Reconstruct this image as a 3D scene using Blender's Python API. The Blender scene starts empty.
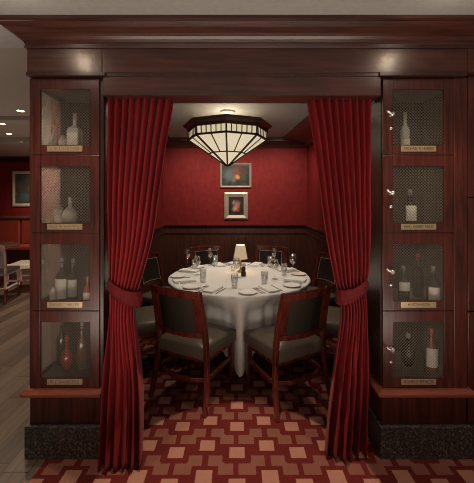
import bpy, math, random
from mathutils import Vector, Matrix
random.seed(7)
PI = math.pi
F = 322.0; H = 1.56; CX = 237.0; CY = 200.0
def PX(px, Y): return (px - CX) * Y / F
def PZ(py, Y): return H - (py - CY) * Y / F
scn = bpy.context.scene
COL = scn.collection

# ------------------------------------------------------------------ mesh builder
class MB:
    def __init__(s): s.v = []; s.f = []; s.m = []
    def add(s, vs, fs, mi=0):
        o = len(s.v); s.v += [tuple(p) for p in vs]
        for f in fs: s.f.append([i + o for i in f]); s.m.append(mi)
        return s
    def box(s, x0, x1, y0, y1, z0, z1, mi=0):
        vs = [(x0,y0,z0),(x1,y0,z0),(x1,y1,z0),(x0,y1,z0),(x0,y0,z1),(x1,y0,z1),(x1,y1,z1),(x0,y1,z1)]
        return s.add(vs, [(0,3,2,1),(4,5,6,7),(0,1,5,4),(1,2,6,5),(2,3,7,6),(3,0,4,7)], mi)
    def lathe(s, prof, n=20, c=(0,0,0), mi=0, sx=1, sy=1, ph=0, cap=True):
        vs = []; fs = []
        for r, z in prof:
            for k in range(n):
                a = 2*PI*k/n + ph
                vs.append((c[0]+r*math.cos(a)*sx, c[1]+r*math.sin(a)*sy, c[2]+z))
        for i in range(len(prof)-1):
            for k in range(n):
                k2 = (k+1) % n
                fs.append((i*n+k, i*n+k2, (i+1)*n+k2, (i+1)*n+k))
        if cap and prof[0][0] > 1e-6: fs.append(tuple(range(n))[::-1])
        if cap and prof[-1][0] > 1e-6: fs.append(tuple((len(prof)-1)*n+k for k in range(n)))
        return s.add(vs, fs, mi)
    def sweep(s, path, w, h, up=(0,0,1), mi=0, rnd=False, scale=None, closed=False):
        """rectangular (or round) section along a path; w across, h along 'up'"""
        P = [Vector(p) for p in path]; n = len(P); vs = []; up = Vector(up)
        m = 10 if rnd else 4
        for i in range(n):
            if closed: t = P[(i+1) % n] - P[i-1]
            else: t = P[min(i+1, n-1)] - P[max(i-1, 0)]
            t.normalize(); sd = t.cross(up)
            if sd.length < 1e-5: sd = Vector((1,0,0))
            sd.normalize(); u = sd.cross(t).normalized()
            k = scale[i] if scale else 1
            if rnd:
                for j in range(m):
                    a = 2*PI*j/m; vs.append(P[i] + sd*math.cos(a)*w/2*k + u*math.sin(a)*h/2*k)
            else:
                for a, b in ((-1,-1),(1,-1),(1,1),(-1,1)): vs.append(P[i] + sd*a*w/2*k + u*b*h/2*k)
        fs = []
        for i in range(n if closed else n-1):
            i2 = (i+1) % n
            for j in range(m): fs.append((i*m+j, i*m+(j+1)%m, i2*m+(j+1)%m, i2*m+j))
        if not closed:
            fs.append(tuple(range(m))[::-1]); fs.append(tuple((n-1)*m+j for j in range(m)))
        return s.add(vs, fs, mi)
    def grid(s, fn, nu, nv, closed_u=False, mi=0):
        vs = [fn(i, j) for j in range(nv) for i in range(nu)]; fs = []
        for j in range(nv-1):
            for i in range(nu if closed_u else nu-1):
                i2 = (i+1) % nu
                fs.append((j*nu+i, j*nu+i2, (j+1)*nu+i2, (j+1)*nu+i))
        return s.add(vs, fs, mi)
    def build(s, name, mat, parent=None, smooth=False, bevel=0, sub=0, solid=0, loc=None):
        me = bpy.data.meshes.new(name); me.from_pydata(s.v, [], s.f)
        mats = mat if isinstance(mat, (list, tuple)) else [mat]
        for m in mats: me.materials.append(m)
        for p, mi in zip(me.polygons, s.m): p.material_index = mi; p.use_smooth = smooth
        me.update()
        import bmesh
        bm = bmesh.new(); bm.from_mesh(me); bmesh.ops.recalc_face_normals(bm, faces=bm.faces[:]); bm.to_mesh(me); bm.free()
        o = bpy.data.objects.new(name, me); COL.objects.link(o)
        if parent is not None: o.parent = parent
        if loc is not None: o.location = loc
        if solid: 
            md = o.modifiers.new('so','SOLIDIFY'); md.thickness = solid; md.offset = 0
        if bevel:
            md = o.modifiers.new('bv','BEVEL'); md.width = bevel; md.segments = 2; md.limit_method = 'ANGLE'; md.angle_limit = math.radians(40)
        if sub:
            md = o.modifiers.new('sb','SUBSURF'); md.levels = sub; md.render_levels = sub
        return o

def tag(o, label, cat, group=None):
    o['label'] = label; o['category'] = cat
    if group: o['group'] = group
    return o
def thing(name, label, cat, loc=(0,0,0), rz=0, group=None):
    o = bpy.data.objects.new(name, None); COL.objects.link(o); o.empty_display_size = .05
    o.location = loc; o.rotation_euler = (0,0,rz); return tag(o, label, cat, group)
def struct(name, mb, mat, parent=None, **k):
    o = mb.build(name, mat, parent, **k)
    o['kind'] = 'structure'; return o
KIDS = {}
def kids(o): return [c for c in bpy.data.objects if c.parent == o]
def dup(root, loc, rz, label, group=None):
    def cp(o, par):
        c = o.copy(); COL.objects.link(c)
        if par is not None: c.parent = par
        for ch in kids(o): cp(ch, c)
        return c
    src_kids = None
    r = cp(root, None); r.location = loc; r.rotation_euler = (0,0,rz); r['label'] = label
    if group: r['group'] = group
    return r

# ------------------------------------------------------------------ materials
class NT:
    def __init__(s, name):
        s.mat = bpy.data.materials.new(name); s.mat.use_nodes = True
        s.t = s.mat.node_tree; s.t.nodes.clear()
        s.out = s.t.nodes.new('ShaderNodeOutputMaterial')
    def n(s, ty, **k):
        nd = s.t.nodes.new(ty)
        for a, b in k.items(): setattr(nd, a, b)
        return nd
    def l(s, a, b): s.t.links.new(a, b)
    def math(s, op, a, b=None, c=None):
        nd = s.n('ShaderNodeMath', operation=op)
        for i, x in enumerate((a, b, c)):
            if x is None: continue
            if isinstance(x, (int, float)): nd.inputs[i].default_value = x
            else: s.l(x, nd.inputs[i])
        return nd.outputs[0]
    def mix(s, fac, a, b):
        nd = s.n('ShaderNodeMix', data_type='RGBA')
        for sock, x in ((nd.inputs[0], fac), (nd.inputs[6], a), (nd.inputs[7], b)):
            if isinstance(x, (int, float)): sock.default_value = x
            elif isinstance(x, tuple): sock.default_value = x + (1,) if len(x) == 3 else x
            else: s.l(x, sock)
        return nd.outputs[2]
    def coord(s, scale=(1,1,1), which='Object'):
        tc = s.n('ShaderNodeTexCoord'); mp = s.n('ShaderNodeMapping'); mp.inputs['Scale'].default_value = scale
        s.l(tc.outputs[which], mp.inputs[0]); return mp.outputs[0]
    def noise(s, vec, scale, detail=3, rough=.5):
        nd = s.n('ShaderNodeTexNoise'); s.l(vec, nd.inputs['Vector']); nd.inputs['Scale'].default_value = scale
        nd.inputs['Detail'].default_value = detail; nd.inputs['Roughness'].default_value = rough; return nd.outputs[0]
    def ramp(s, fac, stops):
        nd = s.n('ShaderNodeValToRGB'); s.l(fac, nd.inputs[0]); e = nd.color_ramp.elements
        while len(e) < len(stops): e.new(.5)
        for el, (p, c) in zip(e, stops): el.position = p; el.color = c + (1,)
        return nd.outputs[0]
    def bsdf(s, col, rough=.5, metal=0, spec=.5, bump=None, bstr=.2, bdist=.01, **k):
        p = s.n('ShaderNodeBsdfPrincipled')
        if isinstance(col, tuple): p.inputs['Base Color'].default_value = col + (1,)
        else: s.l(col, p.inputs['Base Color'])
        if isinstance(rough, (int, float)): p.inputs['Roughness'].default_value = rough
        else: s.l(rough, p.inputs['Roughness'])
        p.inputs['Metallic'].default_value = metal; p.inputs['Specular IOR Level'].default_value = spec
        for a, b in k.items():
            nm = a.replace('_', ' ')
            p.inputs[nm].default_value = b
        if bump is not None:
            b = s.n('ShaderNodeBump'); b.inputs['Strength'].default_value = bstr; b.inputs['Distance'].default_value = bdist
            s.l(bump, b.inputs['Height']); s.l(b.outputs[0], p.inputs['Normal'])
        s.l(p.outputs[0], s.out.inputs[0]); return p
def plain(name, col, rough=.5, metal=0, spec=.5, **k):
    m = NT(name)
    v = m.coord((1,1,1)); f = m.noise(v, 30, 2)
    c = m.mix(f, tuple(x*.88 for x in col), tuple(min(1, x*1.1) for x in col))
    m.bsdf(c, rough, metal, spec, **k); return m.mat
def wood(name, stretch, dark, light, rough=.32, spec=.5):
    m = NT(name); v = m.coord(stretch)
    f = m.noise(v, 1.0, 6, .62); g = m.noise(m.coord((1,1,1)), 3.0, 2)
    f2 = m.math('ADD', m.math('MULTIPLY', f, .8), m.math('MULTIPLY', g, .25))
    c = m.ramp(f2, [(.36, dark), (.68, light)])
    m.bsdf(c, rough, 0, spec, bump=f, bstr=.05, Coat_Weight=.3, Coat_Roughness=.22); return m.mat
MD = (.017,.004,.003); ML = (.090,.017,.010)
W_V = wood('mahogany_vertical', (45,45,3), MD, ML)
W_H = wood('mahogany_horizontal', (3,45,45), MD, ML)
W_DK = wood('mahogany_dark', (40,40,3), (.012,.004,.003), (.045,.013,.009))
W_HEAD = wood('mahogany_header', (3,45,45), (.022,.006,.004), (.075,.021,.014), .32)
W_CHAIR = wood('chair_wood', (30,30,6), (.05,.009,.006), (.17,.028,.017), .25, .6)
W_RIM = wood('lamp_rim_wood', (3,45,45), (.03,.012,.008), (.07,.028,.018), .4)
W_LEDGE = wood('ledge_wood', (3,45,45), (.11,.025,.015), (.24,.065,.038), .3)
W_TABLE = wood('walnut_top', (6,20,20), (.06,.03,.02), (.12,.07,.045), .25)

def floor_wood():
    m = NT('plank_floor'); tc = m.n('ShaderNodeTexCoord'); sp = m.n('ShaderNodeSeparateXYZ'); m.l(tc.outputs['Object'], sp.inputs[0])
    x, y = sp.outputs[0], sp.outputs[1]
    u = m.math('DIVIDE', x, .15); iu = m.math('FLOOR', u); fu = m.math('FRACT', u)
    wn = m.n('ShaderNodeTexWhiteNoise', noise_dimensions='1D'); m.l(iu, wn.inputs['W'])
    yy = m.math('ADD', m.math('DIVIDE', y, 1.1), m.math('MULTIPLY', wn.outputs[0], 5)); iy = m.math('FLOOR', yy); fy = m.math('FRACT', yy)
    cb = m.n('ShaderNodeCombineXYZ'); m.l(iu, cb.inputs[0]); m.l(iy, cb.inputs[1])
    w2 = m.n('ShaderNodeTexWhiteNoise', noise_dimensions='2D'); m.l(cb.outputs[0], w2.inputs['Vector'])
    gr = m.noise(m.coord((40,3,1)), 1, 5, .6)
    t = m.math('ADD', m.math('MULTIPLY', gr, .7), m.math('MULTIPLY', w2.outputs[0], .35))
    c = m.ramp(t, [(.25, (.040,.026,.019)), (.75, (.135,.092,.068))])
    line = m.math('MAXIMUM', m.math('LESS_THAN', fu, .03), m.math('LESS_THAN', fy, .006))
    c = m.mix(line, c, (.02,.013,.01)); m.bsdf(c, .42, 0, .4); return m.mat
def carpet():
    m = NT('patterned_carpet'); tc = m.n('ShaderNodeTexCoord'); sp = m.n('ShaderNodeSeparateXYZ'); m.l(tc.outputs['Object'], sp.inputs[0])
    wob = m.noise(m.coord((1,1,1)), 60, 2)
    wx = m.math('MULTIPLY', m.math('SUBTRACT', wob, .5), .006)
    u = m.math('MULTIPLY', m.math('FLOORED_MODULO', m.math('ADD', m.math('ADD', sp.outputs[0], wx), .078+.375*20), .375), 12/.375)
    v = m.math('MULTIPLY', m.math('FLOORED_MODULO', m.math('ADD', m.math('ADD', sp.outputs[1], wx), -1.99+.0725+.23*20), .23), 8/.23)
    def rect(a, b, c, d):
        r = m.math('MULTIPLY', m.math('GREATER_THAN', u, a), m.math('LESS_THAN', u, b))
        r = m.math('MULTIPLY', r, m.math('GREATER_THAN', v, c))
        return m.math('MULTIPLY', r, m.math('LESS_THAN', v, d))
    sq = m.math('MAXIMUM', rect(1,4,1,4), rect(7,10,3,6))
    tan = rect(2.8,6,4.9,7.6)
    for r in ((0,1.8,4.9,7.6), (11,12,4.9,7.6), (5,7.8,7,8), (5.2,7.8,0,1.7), (9,12,7,8), (9,11.7,0,1.7)):
        tan = m.math('MAXIMUM', tan, rect(*r))
    n = m.noise(m.coord((1,1,1)), 380, 2); n2 = m.noise(m.coord((1,1,1)), 5, 2)
    c = m.mix(tan, (.095,.012,.010), (.17,.062,.046)); c = m.mix(sq, c, (.30,.135,.096))
    k = m.math('ADD', .55, m.math('ADD', m.math('MULTIPLY', n, .6), m.math('MULTIPLY', n2, .3)))
    vm = m.n('ShaderNodeVectorMath', operation='SCALE'); m.l(c, vm.inputs[0]); m.l(k, vm.inputs['Scale'])
    m.bsdf(vm.outputs[0], .95, 0, .1, bump=n, bstr=.4, bdist=.004); return m.mat
def wallpaper():
    m = NT('red_wallpaper'); v = m.coord((1,1,1))
    n = m.noise(v, 14, 4); st = m.noise(m.coord((60,60,2.5)), 1, 3)
    t = m.math('ADD', m.math('MULTIPLY', n, .5), m.math('MULTIPLY', st, .5))
    c = m.ramp(t, [(.35, (.145,.009,.010)), (.65, (.215,.015,.015))])
    m.bsdf(c, .7, 0, .25, bump=n, bstr=.1); return m.mat
def granite():
    m = NT('dark_granite'); v = m.coord((1,1,1))
    vo = m.n('ShaderNodeTexVoronoi'); m.l(v, vo.inputs['Vector']); vo.inputs['Scale'].default_value = 95
    n = m.noise(v, 55, 5, .7); t = m.math('ADD', m.math('MULTIPLY', vo.outputs[0], .35), m.math('MULTIPLY', n, .8))
    c = m.ramp(t, [(.42, (.012,.010,.009)), (.6, (.05,.042,.036)), (.78, (.17,.14,.12))])
    m.bsdf(c, .3, 0, .5); return m.mat
def fabric(name, a, b, rough=.85, sheen=.3, sc=200):
    m = NT(name); v = m.coord((1,1,1)); n = m.noise(v, sc, 3); n2 = m.noise(v, 6, 2)
    c = m.mix(m.math('MULTIPLY', m.math('ADD', n, n2), .5), a, b)
    m.bsdf(c, rough, 0, .25, bump=n, bstr=.15, bdist=.002, Sheen_Weight=sheen); return m.mat
FLOORW = floor_wood(); CARPET = carpet(); WALLRED = wallpaper(); GRANITE = granite()
VELVET = fabric('red_velvet', (.11,.0022,.0035), (.27,.005,.009), .7, .05)
TIEV = fabric('tieback_velvet', (.07,.002,.003), (.13,.004,.006), .75, .02)
LINEN = fabric('white_linen', (.66,.63,.59), (.80,.77,.73), .85, .1)
NAPK = fabric('napkin_linen', (.72,.69,.64), (.82,.79,.74), .85, .1)
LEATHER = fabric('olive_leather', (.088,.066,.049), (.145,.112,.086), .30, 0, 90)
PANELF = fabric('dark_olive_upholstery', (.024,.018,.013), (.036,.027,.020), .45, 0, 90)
CEIL = plain('ceiling_paint', (.35,.335,.32), .8)
CEIL2 = plain('lounge_ceiling_paint', (.30,.245,.205), .6)
BRASS = plain('aged_brass', (.55,.42,.26), .35, .75)
CHROME = plain('polished_nickel', (.72,.69,.66), .25, .75)
WIRE = plain('wire_metal', (.24,.205,.165), .45, .2)
DARKM = plain('dark_bronze', (.045,.018,.012), .4, .3)
PORC = plain('white_porcelain', (.86,.83,.79), .3)
RIMP = plain('plate_rim', (.55,.50,.42), .3)
INK2 = plain('worn_ink', (.22,.16,.10), .6)
INK = plain('engraved_ink', (.07,.04,.025), .7)
SILVER = plain('silver_leaf', (.52,.46,.38), .38, .5)
CREAMF = plain('cream_frame', (.50,.40,.29), .5)
BLACK = plain('black_paint', (.02,.018,.016), .5)
REDLEA = plain('red_leather', (.24,.035,.022), .4)
BEIGE = plain('beige_leather', (.42,.36,.29), .45)
PANELW = wood('wainscot_panel', (60,60,2), (.040,.013,.008), (.10,.034,.022), .4)

def glass(name, tint=(1,1,1), base=.05, k=.55):
    m = NT(name); lw = m.n('ShaderNodeLayerWeight'); lw.inputs[0].default_value = .35
    f = m.math('ADD', base, m.math('MULTIPLY', lw.outputs['Facing'], k))
    tr = m.n('ShaderNodeBsdfTransparent'); tr.inputs[0].default_value = tint + (1,)
    gl = m.n('ShaderNodeBsdfGlossy'); gl.inputs['Roughness'].default_value = .06; gl.inputs[0].default_value = (.9,.9,.9,1)
    mx = m.n('ShaderNodeMixShader'); m.l(f, mx.inputs[0]); m.l(tr.outputs[0], mx.inputs[1]); m.l(gl.outputs[0], mx.inputs[2])
    m.l(mx.outputs[0], m.out.inputs[0]); return m.mat
GLASS = glass('clear_glass', (.97,.97,.97), .13, .48); WATERG = glass('water', (.93,.94,.95), .06, .3)
WINE = glass('pale_wine', (.93,.82,.62), .10, .3)
def bottleglass(name, col): return plain(name, col, .12, 0, .7, Coat_Weight=.6)
B_DK = bottleglass('dark_bottle_glass', (.012,.010,.008)); B_RED = bottleglass('ruby_bottle_glass', (.30,.015,.010))
B_AMB = bottleglass('amber_bottle_glass', (.16,.055,.015)); B_CLR = bottleglass('frosted_bottle_glass', (.48,.46,.43))
LABELM = plain('paper_label', (.72,.68,.58), .7); CAPM = plain('bottle_foil', (.35,.30,.24), .35, .6)
CAPR = plain('red_foil', (.4,.03,.02), .4)
def emis(name, col, st, dif=None):
    m = NT(name)
    n = m.noise(m.coord((1,1,1)), 9, 3)
    c = m.mix(n, tuple(x*.82 for x in col), col)
    p = m.bsdf(dif or col, .35, 0, .4)
    m.l(c, p.inputs['Emission Color']); p.inputs['Emission Strength'].default_value = st
    return m.mat
SHADEG = emis('opal_glass', (1,.87,.60), .62, (.55,.5,.4))
SHADEG2 = emis('opal_band_glass', (1,.84,.54), .60, (.55,.5,.4))
PLEAT = emis('pleated_lampshade', (1,.74,.46), .22, (.6,.5,.4))
DOWNL = emis('downlight_lens', (1,.86,.68), 12.0)
def painting(name, bg, blobs, c0, c1):
    m = NT(name); tc = m.n('ShaderNodeTexCoord'); v = tc.outputs['Object']
    n = m.noise(m.coord((1,1,1)), 12, 5, .65)
    c = m.ramp(n, [(.35, bg[0]), (.7, bg[1])])
    nv = m.n('ShaderNodeTexNoise'); m.l(v, nv.inputs['Vector']); nv.inputs['Scale'].default_value = 22
    sc = m.n('ShaderNodeVectorMath', operation='SCALE'); m.l(nv.outputs['Color'], sc.inputs[0]); sc.inputs['Scale'].default_value = .05
    ad = m.n('ShaderNodeVectorMath', operation='ADD'); m.l(v, ad.inputs[0]); m.l(sc.outputs[0], ad.inputs[1])
    for (x, z, r, col) in blobs:
        d = m.n('ShaderNodeVectorMath', operation='DISTANCE'); m.l(ad.outputs[0], d.inputs[0]); d.inputs[1].default_value = (x+.025, .025, z+.025)
        f = m.n('ShaderNodeMapRange'); m.l(d.outputs['Value'], f.inputs[0]); f.inputs[1].default_value = r; f.inputs[2].default_value = r*.45
        c = m.mix(f.outputs[0], c, col)
    m.bsdf(c, .45, 0, .4); return m.mat

# ------------------------------------------------------------------ room shell
CZ = 2.60
FY = 1.955        # face of the cabinet doors
BY = 5.60         # back wall of the alcove
XL, XR = -1.285, 1.217
mb = MB(); mb.box(-6.5, -1.15, -2.5, 8.1, -.06, -.001); struct('floor', mb, FLOORW)
mb = MB(); mb.box(-1.15, 3.2, -2.5, 6.0, -.06, 0); struct('floor_carpet', mb, CARPET)
mb = MB(); mb.box(-6.5, 3.2, -.6, 2.2, CZ, CZ+.08); mb.box(-1.285, 3.2, 2.2, 6.0, CZ+.02, CZ+.08); struct('ceiling', mb, CEIL)
mb = MB(); mb.box(-6.5, -1.40, 2.2, 4.0, CZ, CZ+.08); mb.box(-6.5, -1.40, 4.0, 4.12, CZ-.05, CZ+.08); mb.box(-6.5, -1.40, 4.12, 5.6, CZ+.05, CZ+.1)
mb.box(-6.5, -1.40, 5.6, 5.72, CZ-.04, CZ+.1); mb.box(-6.5, -1.40, 5.72, 8.1, CZ+.03, CZ+.1); struct('ceiling_lounge', mb, CEIL2)
# alcove walls
mb = MB(); mb.box(XL-.1, XR+.1, BY, BY+.1, 0, CZ+.02); struct('wall_back', mb, WALLRED)
mb = MB(); mb.box(XL-.1, XL, 2.40, BY, 0, CZ+.02); struct('wall_left', mb, WALLRED)
mb = MB(); mb.box(XR, XR+.1, 2.40, BY, 0, CZ+.02); struct('wall_right', mb, WALLRED)
mb = MB(); mb.box(XR+.02, 3.2, 2.40, 2.5, 0, CZ); struct('wall_front', mb, W_V)
# wainscot with planks and cap rail
mb = MB()
def plankrow_x(mb, x0, x1, y, z0, z1):
    n = max(1, int(round((x1-x0)/.12))); w = (x1-x0)/n
    for i in range(n): mb.box(x0+i*w+.003, x0+(i+1)*w-.003, y-.018, y, z0, z1)
plankrow_x(mb, XL, XR, BY, .12, 1.07); mb.box(XL, XR, BY-.012, BY, .12, 1.07); mb.box(XL, XR, BY-.035, BY, 0, .12)
mb.box(XL, XR, BY-.03, BY, .98, 1.08)
struct('trim_1', mb, PANELW, bevel=.003)
mb = MB()
for X, s in ((XL, 1), (XR, -1)):
    n = 24
    for i in range(n):
        y0 = 2.42+i*(BY-2.44)/n; y1 = y0+(BY-2.44)/n-.006
        mb.box(min(X, X+s*.018), max(X, X+s*.018), y0, y1, .12, 1.07)
    mb.box(min(X, X+s*.035), max(X, X+s*.035), 2.42, BY, 0, .12); mb.box(min(X, X+s*.03), max(X, X+s*.03), 2.42, BY, .98, 1.08)
    mb.box(min(X, X+s*.012), max(X, X+s*.012), 2.42, BY, .1, 1.07)
struct('trim_2', mb, PANELW)
def railprof(): return [(0,0),(.025,0),(.03,.02),(.055,.03),(.06,.05),(0,.05)]
def sweep_profile(prof, path, z, mbx=None):
    """prof: (projection to the right-hand side of travel, height). path: xy list; mitred."""
    mbx = mbx or MB(); n = len(path); vs = []
    for i in range(n):
        p = Vector(path[i]); 
        d1 = (Vector(path[i]) - Vector(path[i-1])).normalized() if i else None
        d2 = (Vector(path[i+1]) - Vector(path[i])).normalized() if i < n-1 else None
        def nr(d): return Vector((d.y, -d.x))
        if d1 is None: nn = nr(d2)
        elif d2 is None: nn = nr(d1)
        else:
            a, b = nr(d1), nr(d2); nn = (a+b)/(1+a.dot(b))
        for (o, h) in prof: vs.append((p.x+nn.x*o, p.y+nn.y*o, z+h))
    m = len(prof); fs = []
    for i in range(n-1):
        for j in range(m): fs.append((i*m+j, i*m+(j+1)%m, (i+1)*m+(j+1)%m, (i+1)*m+j))
    fs.append(tuple(range(m))); fs.append(tuple((n-1)*m+j for j in range(m))[::-1])
    return mbx.add(vs, fs)
m_ = sweep_profile(railprof(), [(XL, 2.42), (XL, BY), (XR, BY), (XR, 2.42)], 1.08); struct('trim_3', m_, W_CHAIR)
# alcove crown: deep soffit on the right
cr = [(0,0),(.03,0),(.05,.03),(.11,.08),(.15,.10),(.15,.156),(0,.156)]
m_ = sweep_profile(cr, [(XL, 2.42), (XL, BY), (XR, BY), (XR, 2.42)], CZ-.136); struct('trim_4', m_, W_RIM)
mb = MB()
mb.add([(.77,5.46,2.585),(XR,5.46,2.50),(XR,2.42,2.50),(1.02,2.42,2.585),(.77,5.46,2.619),(XR,5.46,2.619),(XR,2.42,2.619),(1.02,2.42,2.619)],
       [(0,1,2,3),(4,5,6,7),(0,1,5,4),(1,2,6,5),(2,3,7,6),(3,0,4,7)])
struct('trim_5', mb, W_RIM)

# lounge beyond on the left
mb = MB(); mb.box(-6.5, -1.40, 8.0, 8.1, 0, CZ+.1); struct('wall_far', mb, WALLRED)
mb = MB(); mb.box(-6.6, -6.5, -2.5, 8.1, 0, CZ+.1); struct('wall_side', mb, WALLRED)
mb = MB(); mb.box(-6.5, -1.40, 7.93, 8.0, CZ-.10, CZ+.03); struct('trim_6', mb, W_DK)

# ------------------------------------------------------------------ header and cornice
DX0, DX1 = PX(27,1.93), 2.6
OX0, OX1 = PX(103,1.94), PX(381,1.94)
zf0, zf1 = PZ(72.5,1.93), PZ(46,1.93)
mb = MB()
for a, b in ((DX0, PX(102,1.93)-.001), (PX(102,1.93)+.001, PX(467.5,1.93)-.001), (PX(467.5,1.93)+.001, DX1)):
    mb.box(a, b, 1.93, 2.10, zf0, zf1+.02)
mb.box(DX0, DX0+.12, 2.101, 2.42, zf0, zf1+.02); mb.box(DX0+.121, DX1, 2.101, 2.4, zf0+.02, CZ)
struct('trim_7', mb, W_HEAD, bevel=.002)
mb = MB(); mb.box(OX0, OX1, 1.94, 2.10, PZ(95.5,1.94), PZ(75,1.94)); struct('trim_8', mb, W_HEAD, bevel=.003)
mb = MB()
zb = PZ(76,1.93); mb.box(DX0-.004, PX(105.5,1.93), 1.924, 2.42, zb, zf0+.002); mb.box(PX(379.5,1.93), PX(467,1.93), 1.924, 2.42, zb, zf0+.002)
mb.box(PX(105.5,1.93), PX(379.5,1.93), 1.936, 2.1, zb, zf0+.002)
struct('trim_9', mb, W_DK, bevel=.002)
# dark frame behind the lower fascia (alcove side)
crown = [(0,-.016),(.010,-.016),(.013,-.004),(.006,0),(.008,.008),(.013,.018),(.021,.030),(.033,.042),(.048,.053),(.065,.063),(.082,.072),(.096,.082),(.103,.092),(.112,.094),(.122,.100),(.122,.14),(0,.14)]
m_ = sweep_profile(crown, [(2.6,1.93)[::1], (DX0,1.93), (DX0,2.44)][::-1], zf1)
struct('trim_10', m_, W_HEAD)

# ------------------------------------------------------------------ wine cabinets
ROWS = [(78,155),(155,233),(233,311),(311,388)]
def zz(py): return PZ(py, FY)
def wire_mesh(x0, x1, z0, z1, y, pitch=.0180, t=.0013, axis='x'):
    mb = MB(); w = x1-x0; h = z1-z0
    def seg(a, b, dy):
        ax, az = a; bx, bz = b; L = math.hypot(bx-ax, bz-az)
        if L < .004: return
        nx, nz = -(bz-az)/L*t/2, (bx-ax)/L*t/2
        q = [(ax-nx, az-nz), (bx-nx, bz-nz), (bx+nx, bz+nz), (ax+nx, az+nz)]
        vs = []
        for yy in (y+dy-.001, y+dy+.001):
            for (px, pz) in q: vs.append((px, yy, pz) if axis == 'x' else (yy, px, pz))
        mb.add(vs, [(0,1,2,3),(7,6,5,4),(0,4,5,1),(1,5,6,2),(2,6,7,3),(3,7,4,0)])
    sl = 1.0; k = -h
    while k < w:
        # rising
        xa, za = (k, 0) if k >= 0 else (0, -k); xe = min(w, k+h); ze = xe-k
        seg((x0+xa, z0+za), (x0+xe, z0+ze), -.001)
        seg((x1-xa, z0+za), (x1-xe, z0+ze), .001)
        k += pitch
    return mb
def text_mesh(txt, size, parent, loc, mat, name='lettering', width=None):
    cu = bpy.data.curves.new('t', 'FONT'); cu.body = txt; cu.size = size; cu.align_x = 'CENTER'; cu.align_y = 'CENTER'; cu.extrude = .0004
    o = bpy.data.objects.new('t', cu); COL.objects.link(o); bpy.context.view_layer.update()
    me = bpy.data.meshes.new_from_object(o.evaluated_get(bpy.context.evaluated_depsgraph_get()))
    bpy.data.objects.remove(o)
    me.materials.clear(); me.materials.append(mat)
    xs = [v.co.x for v in me.vertices]
    if width and xs:
        s = width/(max(xs)-min(xs))
        for v in me.vertices: v.co.x *= s
    t = bpy.data.objects.new(name, me); COL.objects.link(t); t.parent = parent
    t.location = loc; t.rotation_euler = (PI/2, 0, 0); return t

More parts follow.
